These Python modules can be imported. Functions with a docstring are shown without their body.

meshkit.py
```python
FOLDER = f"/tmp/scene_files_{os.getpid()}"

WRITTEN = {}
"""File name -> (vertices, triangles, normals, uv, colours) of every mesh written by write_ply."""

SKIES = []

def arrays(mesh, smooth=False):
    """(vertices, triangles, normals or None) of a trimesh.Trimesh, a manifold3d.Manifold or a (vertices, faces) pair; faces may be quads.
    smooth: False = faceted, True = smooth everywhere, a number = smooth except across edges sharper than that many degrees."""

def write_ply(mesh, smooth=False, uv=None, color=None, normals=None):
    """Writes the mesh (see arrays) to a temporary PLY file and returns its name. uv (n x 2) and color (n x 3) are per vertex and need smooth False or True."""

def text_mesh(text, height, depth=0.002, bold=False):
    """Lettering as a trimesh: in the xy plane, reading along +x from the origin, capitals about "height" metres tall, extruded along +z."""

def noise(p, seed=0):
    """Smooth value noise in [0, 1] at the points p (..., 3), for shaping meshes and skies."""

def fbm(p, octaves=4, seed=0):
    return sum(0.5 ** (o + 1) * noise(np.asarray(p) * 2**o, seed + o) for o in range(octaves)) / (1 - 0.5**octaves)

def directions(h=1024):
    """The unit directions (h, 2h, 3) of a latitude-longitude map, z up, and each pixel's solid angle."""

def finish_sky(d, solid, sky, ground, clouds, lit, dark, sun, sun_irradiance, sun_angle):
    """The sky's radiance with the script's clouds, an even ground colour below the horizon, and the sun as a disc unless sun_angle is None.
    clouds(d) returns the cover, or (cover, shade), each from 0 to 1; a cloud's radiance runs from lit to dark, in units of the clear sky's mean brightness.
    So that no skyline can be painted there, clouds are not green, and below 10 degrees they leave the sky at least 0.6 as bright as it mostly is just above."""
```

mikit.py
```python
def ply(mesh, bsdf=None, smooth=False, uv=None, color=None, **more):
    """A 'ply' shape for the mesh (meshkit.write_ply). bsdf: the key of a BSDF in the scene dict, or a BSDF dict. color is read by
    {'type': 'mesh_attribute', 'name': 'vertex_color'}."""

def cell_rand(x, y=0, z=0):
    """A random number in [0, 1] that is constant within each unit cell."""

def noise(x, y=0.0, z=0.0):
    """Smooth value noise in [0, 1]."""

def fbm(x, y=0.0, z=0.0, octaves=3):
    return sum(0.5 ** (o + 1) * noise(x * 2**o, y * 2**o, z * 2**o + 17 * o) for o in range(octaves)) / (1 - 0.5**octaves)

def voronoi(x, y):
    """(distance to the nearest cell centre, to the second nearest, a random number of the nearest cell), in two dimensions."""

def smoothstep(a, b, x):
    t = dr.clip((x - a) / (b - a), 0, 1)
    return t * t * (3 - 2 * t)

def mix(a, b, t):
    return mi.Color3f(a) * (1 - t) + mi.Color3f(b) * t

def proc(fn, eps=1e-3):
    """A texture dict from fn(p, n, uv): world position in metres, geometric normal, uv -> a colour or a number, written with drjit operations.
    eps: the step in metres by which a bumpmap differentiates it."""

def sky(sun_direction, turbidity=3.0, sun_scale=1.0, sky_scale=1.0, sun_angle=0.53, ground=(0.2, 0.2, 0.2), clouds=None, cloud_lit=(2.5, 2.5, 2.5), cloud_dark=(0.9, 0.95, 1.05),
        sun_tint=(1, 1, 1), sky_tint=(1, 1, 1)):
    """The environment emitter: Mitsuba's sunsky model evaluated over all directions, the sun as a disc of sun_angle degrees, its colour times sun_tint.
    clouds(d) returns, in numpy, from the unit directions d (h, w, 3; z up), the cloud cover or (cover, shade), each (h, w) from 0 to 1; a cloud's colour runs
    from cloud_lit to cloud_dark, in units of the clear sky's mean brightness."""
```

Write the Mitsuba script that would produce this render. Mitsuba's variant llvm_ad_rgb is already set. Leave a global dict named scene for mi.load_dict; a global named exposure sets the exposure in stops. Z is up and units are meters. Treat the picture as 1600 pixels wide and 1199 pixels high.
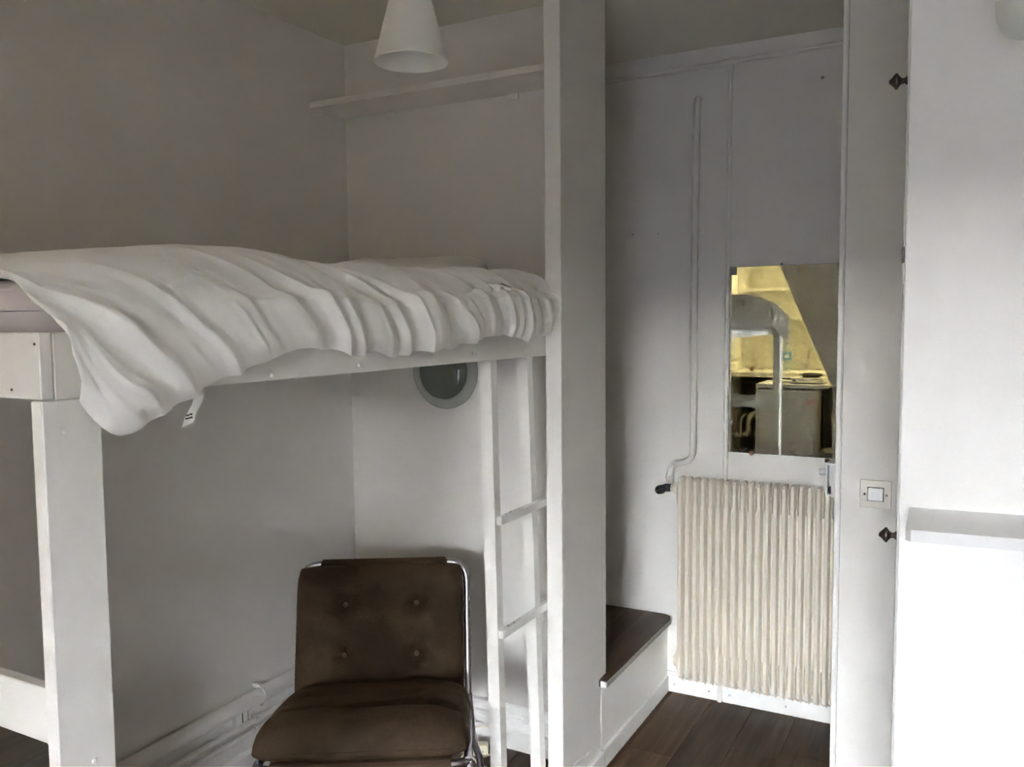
import math, random
import numpy as np, trimesh, drjit as dr, mitsuba as mi
import mikit, meshkit
from shapely.geometry import Polygon, box as sbox
from scipy.interpolate import PchipInterpolator

random.seed(7)
rng = np.random.default_rng(7)
T = mi.ScalarTransform4f
scene, labels = {}, {}

# ------------------------------------------------------------------ camera, sky, exposure
EYE = np.array([0.0, 0.0, 1.45])
RIGHT = np.array([0.87907, 0.47643, -0.00925])
DOWN = np.array([0.02699, -0.06915, -0.99724])
FWD = np.array([-0.47543, 0.87694, -0.07385]); FWD /= np.linalg.norm(FWD)
scene['camera'] = {'type': 'perspective', 'fov': 2 * math.degrees(math.atan(800 / 1340.4)), 'fov_axis': 'x', 'near_clip': 0.02, 'far_clip': 200.0,
                   'to_world': T().look_at(origin=EYE.tolist(), target=(EYE + FWD).tolist(), up=(-DOWN).tolist())}
exposure = 7.0
SKY_SCALE, LAMP = 3.3, 1.1
def overcast(d):
    n = meshkit.fbm(d * np.array([2.0, 2.0, 4.0]) + 5, 4)
    return np.clip(0.9 * n + 0.17, 0, 0.85), np.clip(0.25 + 0.5 * n, 0, 1)
scene['sky'] = mikit.sky((0.16, -1.0, 0.30), turbidity=7.0, sun_scale=0.0, sky_scale=SKY_SCALE, ground=(0.15, 0.15, 0.14), clouds=overcast,
                         cloud_lit=(1.50, 1.6, 1.73), cloud_dark=(0.97, 1.06, 1.17), sky_tint=(0.73, 0.965, 1.74))

# ------------------------------------------------------------------ helpers
def key_for(name, parent=None):
    base = f'{parent}__{name}' if parent else name
    k, i = base, 0
    while k in scene or k in labels or any(s.startswith(k + '__') for s in (() if parent else scene)):
        i += 1
        k = f'{base}_{i:03d}'
    return k

def put(name, mesh, bsdf, parent=None, label=None, cat=None, group=None, kind=None, smooth=False, uv=None, to_world=None, **more):
    k = key_for(name, parent)
    d = dict(mesh) if isinstance(mesh, dict) else mikit.ply(mesh, bsdf, smooth=smooth, uv=uv, **more)
    if to_world is not None:
        d['to_world'] = to_world
    scene[k] = d
    info = {n: v for n, v in (('label', label), ('category', cat), ('group', group), ('kind', kind)) if v}
    if info:
        labels[k] = info
    return k

def thing(name, label=None, cat=None, group=None, kind=None):
    k = key_for(name)
    labels[k] = {n: v for n, v in (('label', label), ('category', cat), ('group', group), ('kind', kind)) if v}
    return k

def bx(x0, x1, y0, y1, z0, z1, c=0.0015):
    """A box with chamfered edges."""
    x0, x1 = min(x0, x1), max(x0, x1); y0, y1 = min(y0, y1), max(y0, y1); z0, z1 = min(z0, z1), max(z0, z1)
    c = min(c, (x1 - x0) / 3, (y1 - y0) / 3, (z1 - z0) / 3)
    if c <= 0:
        return trimesh.creation.box(bounds=[[x0, y0, z0], [x1, y1, z1]])
    pts = []
    for a in (0, 1):
        for b in (0, 1):
            for e in (0, 1):
                p = np.array([(x0, x1)[a], (y0, y1)[b], (z0, z1)[e]], float)
                s = np.array([1 - 2 * a, 1 - 2 * b, 1 - 2 * e]) * c
                for ax in range(3):
                    q = p + s; q[ax] = p[ax]; pts.append(q)
    return trimesh.convex.convex_hull(np.array(pts))

def cat_(*m):
    return trimesh.util.concatenate(list(m))

def xf(mesh, M):
    m = mesh.copy(); m.apply_transform(M); return m

def rotz(deg, at=(0, 0, 0)):
    return trimesh.transformations.rotation_matrix(math.radians(deg), [0, 0, 1], at)

def rot(deg, axis, at=(0, 0, 0)):
    return trimesh.transformations.rotation_matrix(math.radians(deg), axis, at)

def move(x, y, z):
    return trimesh.transformations.translation_matrix([x, y, z])

def smooth_path(pts, n=8):
    """Catmull-Rom through the points."""
    P = np.array(pts, float); P = np.vstack([2 * P[0] - P[1], P, 2 * P[-1] - P[-2]])
    out = []
    for i in range(1, len(P) - 2):
        a, b, c, d = P[i - 1:i + 3]
        for t in np.linspace(0, 1, n, endpoint=False):
            out.append(0.5 * ((2 * b) + (c - a) * t + (2 * a - 5 * b + 4 * c - d) * t * t + (3 * b - a - 3 * c + d) * t ** 3))
    out.append(P[-2]); return np.array(out)

def fillet(pts, r, n=6):
    """A polyline with its corners rounded."""
    P = [np.array(p, float) for p in pts]; out = [P[0]]
    for i in range(1, len(P) - 1):
        u, v = P[i - 1] - P[i], P[i + 1] - P[i]
        lu, lv = np.linalg.norm(u), np.linalg.norm(v)
        d = min(r, lu * .49, lv * .49)
        a, b = P[i] + u / lu * d, P[i] + v / lv * d
        for t in np.linspace(0, 1, n):
            out.append((1 - t) ** 2 * a + 2 * t * (1 - t) * P[i] + t * t * b)
    out.append(P[-1]); return np.array(out)

def tube(path, r, n=12, closed=False, caps=True):
    P = np.array(path, float)
    R_ = np.broadcast_to(np.asarray(r, float), (len(P),))
    tang = np.gradient(P, axis=0) if not closed else np.roll(P, -1, 0) - np.roll(P, 1, 0)
    tang /= np.linalg.norm(tang, axis=1, keepdims=True) + 1e-12
    nrm = np.cross(tang[0], [0, 0, 1.0])
    if np.linalg.norm(nrm) < 1e-3: nrm = np.cross(tang[0], [1.0, 0, 0])
    nrm /= np.linalg.norm(nrm); rings = []
    a = np.arange(n) * 2 * np.pi / n
    for i in range(len(P)):
        nrm = nrm - tang[i] * (nrm @ tang[i]); nrm /= np.linalg.norm(nrm)
        b = np.cross(tang[i], nrm)
        rings.append(P[i] + R_[i] * (np.cos(a)[:, None] * nrm + np.sin(a)[:, None] * b))
    V = np.vstack(rings); F = []
    m = len(P)
    for i in range(m if closed else m - 1):
        j = (i + 1) % m
        for k in range(n):
            l = (k + 1) % n
            F += [[i * n + k, i * n + l, j * n + l], [i * n + k, j * n + l, j * n + k]]
    if caps and not closed:
        V = np.vstack([V, P[0], P[-1]])
        for k in range(n):
            l = (k + 1) % n
            F += [[m * n, l, k], [m * n + 1, (m - 1) * n + k, (m - 1) * n + l]]
    return trimesh.Trimesh(V, F, process=False)

def lathe(profile, n=32, axis='z', at=(0, 0, 0)):
    """Revolves (r, h) pairs around an axis through the point."""
    p = np.array(profile, float); m = len(p)
    a = np.arange(n) * 2 * np.pi / n
    V = np.stack([p[:, None, 0] * np.cos(a), p[:, None, 0] * np.sin(a), np.repeat(p[:, 1:2], n, 1)], -1).reshape(-1, 3)
    F = []
    for i in range(m - 1):
        for k in range(n):
            l = (k + 1) % n
            F += [[i * n + k, i * n + l, (i + 1) * n + l], [i * n + k, (i + 1) * n + l, (i + 1) * n + k]]
    mesh = trimesh.Trimesh(V, F, process=False)
    if axis == 'x': V = mesh.vertices[:, [2, 0, 1]]
    elif axis == '-x': V = mesh.vertices[:, [2, 1, 0]] * [-1, 1, 1]
    elif axis == '-y': V = mesh.vertices[:, [0, 2, 1]] * [1, -1, 1]
    elif axis == 'y': V = mesh.vertices[:, [1, 2, 0]]
    else: V = mesh.vertices
    mesh = trimesh.Trimesh(np.array(V) + np.array(at), F, process=False)
    return mesh

def prism(pts, d, M=None):
    m = trimesh.creation.extrude_polygon(pts if isinstance(pts, Polygon) else Polygon(pts), d, engine='earcut')
    if M is not None: m.apply_transform(M)
    return m

def axes(ex, ey, ez, o):
    M = np.eye(4); M[:3, 0], M[:3, 1], M[:3, 2], M[:3, 3] = ex, ey, ez, o
    return M

def cushion(w, h, t, nu=60, nv=60, p=5, dents=(), crease=(), wob=0.0, seed=0, flat=0.35):
    """A closed upholstered slab in its local xy plane, thickness along z (front +z); dents = (x, y, depth, sigma)."""
    u, v = np.meshgrid(np.linspace(-1, 1, nu), np.linspace(-1, 1, nv), indexing='ij')
    uu, vv = np.sin(u * np.pi / 2 * 0.999) , np.sin(v * np.pi / 2 * 0.999)
    uu, vv = 0.35 * u + 0.65 * uu, 0.35 * v + 0.65 * vv
    e = np.clip((1 - np.abs(uu) ** p) * (1 - np.abs(vv) ** p), 0, 1) ** 0.42
    x, y = uu * w / 2, vv * h / 2
    # rounded corners in plan
    k = 1 - 0.035 * (np.abs(uu * vv)) ** 6
    x, y = x * k, y * k
    up = t * (1 - flat) * e
    for (dx, dy, dd, s) in dents:
        r2 = (x - dx) ** 2 + (y - dy) ** 2
        up = up - dd * np.exp(-r2 / s ** 2) * e - 0.25 * dd * np.exp(-r2 / (3 * s) ** 2) * e
    for (cy, dd, s, amp) in crease:
        up = up - dd * np.exp(-((y - cy - amp * np.sin(x / w * 9 + 1)) / s) ** 2) * e
    if wob:
        q = np.stack([x * 9, y * 9, np.full_like(x, seed)], -1)
        up = up + wob * (meshkit.fbm(q, 3, seed) - .5) * e
    dn = -t * flat * e
    V = np.vstack([np.stack([x, y, up], -1).reshape(-1, 3), np.stack([x, y, dn], -1).reshape(-1, 3)])
    idx = np.arange(nu * nv).reshape(nu, nv)
    q = np.stack([idx[:-1, :-1], idx[1:, :-1], idx[1:, 1:], idx[:-1, 1:]], -1).reshape(-1, 4)
    F = np.vstack([q[:, [0, 1, 2]], q[:, [0, 2, 3]]])
    F = np.vstack([F, F[:, ::-1] + nu * nv])
    m = trimesh.Trimesh(V, F, process=False); m.merge_vertices(); return m

# ------------------------------------------------------------------ materials
def mat(name, d, two=True):
    scene['m_' + name] = {'type': 'twosided', 'bsdf': d} if two else d
    return 'm_' + name

def rgb(*c):
    return {'type': 'rgb', 'value': list(c)}

def paint(name, c, rough=0.55, bump=None, bscale=1.0, spec=0.35):
    base = {'type': 'principled', 'base_color': c if isinstance(c, dict) else rgb(*c), 'roughness': rough, 'specular': spec}
    return mat(name, {'type': 'bumpmap', 'tex': mikit.proc(bump, 4e-4), 'scale': bscale, 'bsdf': base} if bump else base)

def weave(p, n, uv):
    """Fine twill of the glass-fibre wallpaper, in metres."""
    s = dr.select(dr.abs(n.x) > 0.7, p.y, p.x)
    ph = (s * 0.82 + p.z * 0.58) * (2 * math.pi / 0.0072)
    ph2 = (s * -0.45 + p.z * 0.89) * (2 * math.pi / 0.0052)
    return 0.00036 * dr.sin(ph) + 0.00016 * dr.sin(ph2) + 0.0006 * mikit.noise(p.x * 60, p.y * 60, p.z * 60)
def plaster(p, n, uv):
    return 0.0022 * mikit.fbm(p.x * 18, p.y * 18, p.z * 18, octaves=3)
def brushed(p, n, uv):
    return 0.0007 * mikit.fbm(p.x * 70, p.y * 70, p.z * 14, octaves=3)

def wall_colour(p, n, uv):
    f = mikit.fbm(p.x * 3, p.y * 3, p.z * 2, octaves=3)
    return mikit.mix((0.75, 0.73, 0.69), (0.79, 0.77, 0.735), f)
WALL = paint('wallpaper', mikit.proc(wall_colour), 0.6, weave, 1.0)
CEIL = paint('ceiling', (0.68, 0.66, 0.59), 0.8, plaster, 0.6)
TRIM = paint('trim', (0.80, 0.79, 0.765), 0.38, brushed, 0.8)
def wood_white(p, n, uv):
    f = mikit.fbm(p.x * 9, p.y * 9, p.z * 5, octaves=3)
    return mikit.mix((0.76, 0.74, 0.70), (0.82, 0.805, 0.775), f)
WHITE = paint('white_wood', mikit.proc(wood_white), 0.4, brushed, 1.0)
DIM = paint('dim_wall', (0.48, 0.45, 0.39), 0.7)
SLANT = paint('slanted_wall', (0.55, 0.53, 0.47), 0.7)
CLOSET = paint('closet', (0.84, 0.835, 0.82), 0.5, plaster, 0.25)
PIPE = paint('pipe', (0.76, 0.74, 0.70), 0.42)
RAD = paint('radiator', (0.74, 0.685, 0.59), 0.42)
BEAD = paint('bead', (0.36, 0.34, 0.31), 0.7)
CREAM = paint('cream_plastic', (0.72, 0.69, 0.52), 0.4)
PLASTIC = paint('white_plastic', (0.80, 0.80, 0.79), 0.3)
BRONZE = mat('bronze', {'type': 'principled', 'base_color': rgb(0.07, 0.06, 0.05), 'roughness': 0.35, 'metallic': 0.7})
BLACK = paint('black', (0.018, 0.018, 0.018), 0.35)
SCREW = mat('screw', {'type': 'principled', 'base_color': rgb(0.3, 0.29, 0.27), 'roughness': 0.4, 'metallic': 0.8})
SPECK = paint('speck', (0.10, 0.085, 0.07), 0.8)
RUST = paint('rust', (0.20, 0.09, 0.05), 0.7)
CHROME = mat('chrome', {'type': 'roughconductor', 'material': 'Cr', 'alpha': 0.07, 'distribution': 'ggx'})
STEEL = mat('steel', {'type': 'roughconductor', 'material': 'Cr', 'alpha': 0.18, 'distribution': 'ggx'})
BRASS = mat('brass', {'type': 'principled', 'base_color': rgb(0.75, 0.52, 0.22), 'roughness': 0.3, 'metallic': 0.6})
PLATE = mat('switch_plate', {'type': 'principled', 'base_color': rgb(0.52, 0.49, 0.42), 'roughness': 0.35, 'metallic': 0.35})

def suede(p, n, uv):
    a = mikit.fbm(p.x * 7, p.y * 7, p.z * 7, octaves=4)
    b = mikit.fbm(p.x * 160, p.y * 160, p.z * 160, octaves=2)
    c = mikit.mix((0.036, 0.0235, 0.0145), (0.068, 0.044, 0.027), mikit.smoothstep(0.3, 0.7, a))
    return c * (0.85 + 0.3 * b)
SUEDE = mat('suede', {'type': 'principled', 'base_color': mikit.proc(suede), 'roughness': 0.8, 'specular': 0.15, 'sheen': 0.8, 'sheen_tint': 0.7})
SUEDE2 = mat('suede_button', {'type': 'principled', 'base_color': rgb(0.075, 0.05, 0.036), 'roughness': 0.7, 'specular': 0.2})
def linen_bump(p, n, uv):
    return 0.004 * mikit.fbm(p.x * 28, p.y * 28, p.z * 28, octaves=3)
LINEN = mat('linen', {'type': 'bumpmap', 'tex': mikit.proc(linen_bump, 1e-3), 'scale': 0.5,
                      'bsdf': {'type': 'principled', 'base_color': rgb(0.83, 0.815, 0.785), 'roughness': 0.75, 'specular': 0.15, 'sheen': 0.3}})
SHEET = mat('sheet', {'type': 'principled', 'base_color': rgb(0.62, 0.565, 0.56), 'roughness': 0.85, 'specular': 0.1})

def plank_colour(lo, hi, seed):
    def fn(p, n, uv):
        g = mikit.fbm(p.x * 55 + seed, p.y * 4.0 + seed * 3, p.z * 30, octaves=4)
        k = mikit.fbm(p.x * 8 + seed, p.y * 2.2, 0.0, octaves=2)
        return mikit.mix(lo, hi, mikit.smoothstep(0.25, 0.75, 0.6 * g + 0.4 * k))
    return fn
PLANKS = []
for i, (lo, hi) in enumerate((((0.042, 0.023, 0.0115), (0.076, 0.043, 0.0225)), ((0.066, 0.037, 0.019), (0.120, 0.070, 0.037)), ((0.032, 0.0175, 0.009), (0.058, 0.033, 0.0175)), ((0.050, 0.028, 0.0145), (0.092, 0.053, 0.028)))):
    PLANKS.append(mat(f'plank_{i}', {'type': 'principled', 'base_color': mikit.proc(plank_colour(lo, hi, 11 * i)), 'roughness': 0.5, 'specular': 0.22}))
JOINT = paint('floor_joint', (0.02, 0.013, 0.009), 0.8)
TREAD = mat('tread', {'type': 'principled', 'base_color': mikit.proc(plank_colour((0.040, 0.024, 0.016), (0.080, 0.048, 0.031), 71)), 'roughness': 0.45, 'specular': 0.25})
TABLE = mat('dark_table', {'type': 'principled', 'base_color': mikit.proc(plank_colour((0.16, 0.143, 0.120), (0.24, 0.215, 0.185), 31)), 'roughness': 0.5})
OPAL = mat('opal_glass', {'type': 'principled', 'base_color': rgb(0.74, 0.77, 0.74), 'roughness': 0.12, 'specular': 0.5, 'clearcoat': 0.8, 'clearcoat_gloss': 0.95})
SHADE = mat('lamp_shade', {'type': 'principledthin', 'base_color': rgb(0.88, 0.87, 0.83), 'roughness': 0.4, 'diff_trans': 0.7}, two=False)
PORT = mat('porthole_glass', {'type': 'principled', 'base_color': rgb(0.13, 0.15, 0.12), 'roughness': 0.06, 'specular': 0.6, 'clearcoat': 1.0, 'clearcoat_gloss': 0.97})
PORTRING = paint('porthole_ring', (0.40, 0.42, 0.385), 0.4)
PANE = mat('pane', {'type': 'thindielectric', 'int_ior': 1.5}, two=False)
def mirror_rot(p, n, uv):
    edge = 1 - mikit.smoothstep(0.0, 0.028, p.z - 0.955 + 0.016 * mikit.noise(p.x * 60, p.z * 60))
    v = mikit.noise(p.x * 420, p.y, p.z * 420)
    far = mikit.noise(p.x * 230 + 9, p.y, p.z * 230)
    low = 1 - mikit.smoothstep(0.955, 1.15, p.z)
    return dr.select((edge > 0.05) & (v > 0.62), 1.0, dr.select((far > 0.93) & (low > 0.1), 0.8, 0.0))
MIRROR = mat('mirror', {'type': 'blendbsdf', 'weight': mikit.proc(mirror_rot), 'a': {'type': 'conductor', 'material': 'Ag', 'specular_reflectance': rgb(0.84, 0.86, 0.80)},
                        'b': {'type': 'diffuse', 'reflectance': rgb(0.09, 0.08, 0.065)}})
TILE = [paint(f'tile_{i}', c, 0.15, spec=0.5) for i, c in enumerate(((0.80, 0.78, 0.68), (0.77, 0.75, 0.65)))]
GROUT = paint('grout', (0.50, 0.47, 0.38), 0.8)
KITCHEN_WHITE = paint('kitchen_white', (0.80, 0.79, 0.74), 0.3)
FRIDGE = paint('fridge', (0.62, 0.61, 0.56), 0.3)
DARKIN = paint('dark_inside', (0.03, 0.028, 0.024), 0.7)
RED = paint('red_tag', (0.55, 0.05, 0.03), 0.5)
BLUE = paint('blue_label', (0.04, 0.22, 0.55), 0.4)
BOTTLE = mat('bottle_plastic', {'type': 'principledthin', 'base_color': rgb(0.75, 0.85, 0.90), 'roughness': 0.1, 'spec_trans': 0.6, 'diff_trans': 0.6}, two=False)
GREYBIN = paint('grey_bin', (0.22, 0.23, 0.21), 0.4)

# ------------------------------------------------------------------ the setting
XL, XR, YN, YH, ZC = -2.014, 1.60, 2.48, 3.16, 2.43     # left wall, right wall, niche wall, hall wall, ceiling
YK, YW = -2.16, -3.50                                    # kitchen wall, window wall
put('wall_left', bx(XL - .1, XL, YK - .1, YN + .05, 0, ZC, 0), WALL, kind='structure', label='left room wall in off-white woven wallpaper behind the loft bed')
put('wall_niche', bx(XL, -1.034, YN, YN + .05, 0, ZC, 0), WALL, kind='structure', label='wall across the bed niche with the high shelf')
put('wall_partition', bx(-1.082, -1.032, 2.197, YN, 0, ZC, 0.002), WALL, kind='structure', label='narrow partition pier between the bed niche and the stair hall')
put('wall_hall', bx(-3.0, 0.6, YH, YH + .1, 0, ZC, 0), WALL, kind='structure', label='hall wall behind the radiator and the mirror')
put('wall_entry', bx(-0.330, XR, YN, YN + .06, 0, ZC, 0.001), WALL, kind='structure', label='narrow wall with the light switch right of the hall opening')
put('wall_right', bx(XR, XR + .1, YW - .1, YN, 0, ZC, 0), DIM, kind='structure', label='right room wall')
put('wall_hall_end', bx(0.6, 0.7, YN, YH + .1, 0, ZC, 0), WALL, kind='structure', label='hall end wall')
put('wall_stair_end', bx(-3.1, -3.0, YN, YH + .1, 0, ZC, 0), WALL, kind='structure', label='stair end wall')
put('wall_stair_side', bx(-3.0, XL - .1, YN, YN + .05, 0, ZC, 0), WALL, kind='structure', label='stair side wall')
put('wall_kitchen', bx(XL, -.68, YK - .1, YK, 0, ZC, 0), KITCHEN_WHITE, kind='structure', label='kitchen wall')
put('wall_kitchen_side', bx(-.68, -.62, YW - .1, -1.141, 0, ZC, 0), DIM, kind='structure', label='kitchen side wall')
put('ceiling', bx(-3.1, XR + .1, YW - .1, YH + .1, ZC, ZC + .1, 0), CEIL, kind='structure', label='off-white plaster ceiling')
# window wall behind the camera, its left edge slanting
WX0, WX1, WZ0, WZ1 = -0.58, 0.86, 0.08, 2.0
poly = Polygon([(-.62, ZC), (XR, ZC), (XR, 0), (-.62, 0)]).difference(sbox(WX0, WZ0, WX1, WZ1))
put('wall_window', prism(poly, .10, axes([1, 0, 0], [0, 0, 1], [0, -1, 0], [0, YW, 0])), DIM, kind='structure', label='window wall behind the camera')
put('wall_slanted', prism(Polygon([(-1.693, ZC), (-.62, ZC), (-.62, 0), (-1.023, 0), (-1.023, .860)]), .06, axes([1, 0, 0], [0, 0, 1], [0, -1, 0], [0, -1.08, 0])), SLANT, kind='structure', label='grey kitchen partition with a slanting edge in the mirror')
w = thing('window_1', 'white casement window', kind='structure')
fr = []
for a in ((WX0, WX1, WZ0, WZ0 + .05), (WX0, WX1, WZ1 - .05, WZ1), (WX0, WX0 + .05, WZ0 + .05, WZ1 - .05), (WX1 - .05, WX1, WZ0 + .05, WZ1 - .05)):
    fr.append(bx(a[0], a[1], YW - .08, YW - .03, a[2], a[3], .004))
put('frame', cat_(*fr), WHITE, w)
xm = (WX0 + WX1) / 2
put('mullion', bx(xm - .035, xm + .035, YW - .075, YW - .035, WZ0 + .05, WZ1 - .05, .004), WHITE, w)
for x0, x1 in ((WX0 + .05, xm - .035), (xm + .035, WX1 - .05)):
    put('glazing_bar', bx(x0, x1, YW - .07, YW - .04, 1.05, 1.075, .003), WHITE, w)
    for z0, z1 in ((WZ0 + .05, 1.05), (1.075, WZ1 - .05)):
        put('pane', trimesh.Trimesh([[x0, YW - .055, z0], [x1, YW - .055, z0], [x1, YW - .055, z1], [x0, YW - .055, z1]], [[0, 1, 2], [0, 2, 3]], process=False), PANE, w)

# closet block on the right: its front is turned a little, its doors are on the side that faces the hall
CA, CO = 4.2, (-0.104, 1.5, 0)
CM = move(*CO) @ rotz(CA)
def closet(m): return xf(m, CM)
put('wall_closet', closet(bx(0, 1.68, 0, .84, 0, ZC, .002)), CLOSET, kind='structure', label='bright white closet block on the right of the room')

# floor: dark planks
fl = thing('floor', 'dark brown wood plank floor', kind='structure')
put('subfloor', bx(-3.1, XR + .1, YW - .1, YH + .1, -.06, -.004, 0), JOINT, fl)
PW = 0.155
r0 = random.Random(3)
cuts = {0: [2.66, 2.91], 2: [2.80], 1: [2.35], 3: [2.86], -1: [2.2], -2: [2.6]}
pid = 0
for row in range(-7, 18):
    x0 = -1.005 + row * PW; x1 = x0 + PW
    if x1 > XR: x1 = XR
    ys = sorted(cuts.get(row, []) + [YH])
    y = ys[0]
    while y > (YK if x1 < -.5 else YW):
        y -= r0.uniform(.75, 1.25); ys.insert(0, max(y, (YK if x1 < -.5 else YW)))
    for a, b in zip(ys[:-1], ys[1:]):
        if b - a < .05: continue
        pid += 1
        put('plank', bx(x0 + .0006, x1 - .0006, a + .0006, b - .0006, -.012, 0, .0008), PLANKS[r0.randrange(4)], fl)

# baseboards
bb = thing('baseboard_hall', 'white hall baseboard under the radiator', kind='structure')
for x0, x1 in ((-1.03, -.83), (-.812, .6)):
    put('board', bx(x0, x1, YH - .02, YH, 0, .066, .003), TRIM, bb)
put('cap', bx(-1.03, .6, YH - .013, YH, .068, .078, .002), TRIM, bb)
for x in (-.997, -.861, -.783, -.578):
    put('nail', lathe([(0, .003), (.003, .002), (.0035, 0)], 10, '-y', (x, YH - .0205, .033)), SCREW, bb)
def moulding(pr, x0, x1):     # profile (depth, z) extruded along x
    return prism(pr, x1 - x0, axes([0, -1, 0], [0, 0, 1], [1, 0, 0], [x0, YN, 0]))
put('baseboard_niche', moulding([(0, 0), (.022, 0), (.022, .066), (.014, .071), (.014, .095), (.020, .100), (.020, .109), (.010, .114), (.008, .142), (.004, .150), (0, .150)], XL, -1.084), TRIM, kind='structure', label='moulded white baseboard along the niche wall')
put('baseboard_left', prism([(0, 0), (.014, 0), (.014, .080), (.008, .088), (0, .090)], YN + 2.1, axes([1, 0, 0], [0, 0, 1], [0, -1, 0], [XL, YN, 0])), TRIM, kind='structure', label='white baseboard along the left wall')
# partition side baseboard with a ragged wallpaper edge above it
xp = -1.032
bp = put('baseboard_partition', bx(xp, xp + .016, 2.2, YN - .004, 0, .066, .003), TRIM, kind='structure', label='white baseboard on the side of the partition pier')
rag = [(2.2, .066)]
rr = random.Random(5)
for i in range(30):
    t = i / 29
    rag.append((2.2 + t * .27, .092 + .022 * math.sin(t * 3.6 + .4) * (t > .15) + rr.uniform(-.004, .004)))
rag.append((2.47, .066))
put('torn_edge', prism(rag, .0035, axes([0, 1, 0], [0, 0, 1], [1, 0, 0], [xp, 0, 0])), TRIM, bp)
# door frame trim on the entry wall's edge
tr = thing('trim_1', 'white frame strip on the edge of the switch wall', kind='structure')
put('strip', bx(-.334, -.3215, YN - .006, YN + .062, 0, ZC, .002), TRIM, tr)
put('bead', bx(-.3193, -.3180, YN - .0015, YN + .001, 0, ZC, .0004), BEAD, tr)

# closet doors in its side wall, with knobs in profile
def knob():
    return [(0.0, .0275), (.003, .027), (.0055, .0235), (.009, .0205), (.0125, .0175), (.0125, .0145), (.0085, .0125), (.0045, .0085), (.004, .004), (.0065, .002), (.0065, 0)]
for i, (z0, z1, zk, lab) in enumerate(((1.50, 2.36, 1.826, 'upper closet door seen edge-on, dark knob near its front edge'), (.06, 1.46, 1.087, 'lower closet door seen edge-on, dark knob near its front edge'))):
    d = thing(f'door_{i + 1}', lab, kind='structure')
    put('panel', closet(bx(-.002, .0, .012, .80, z0, z1, .0006)), CLOSET, d)
    k = lathe(knob(), 20, '-x')
    put('knob', closet(xf(k, move(-.002, .035, zk))), BRONZE, d, label='dark bronze knob seen in profile', smooth=35)
put('latch', closet(bx(-.0045, -.0005, .004, .012, 1.535, 1.56, .0006)), BLACK, 'door_1', label='small black latch')

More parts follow.
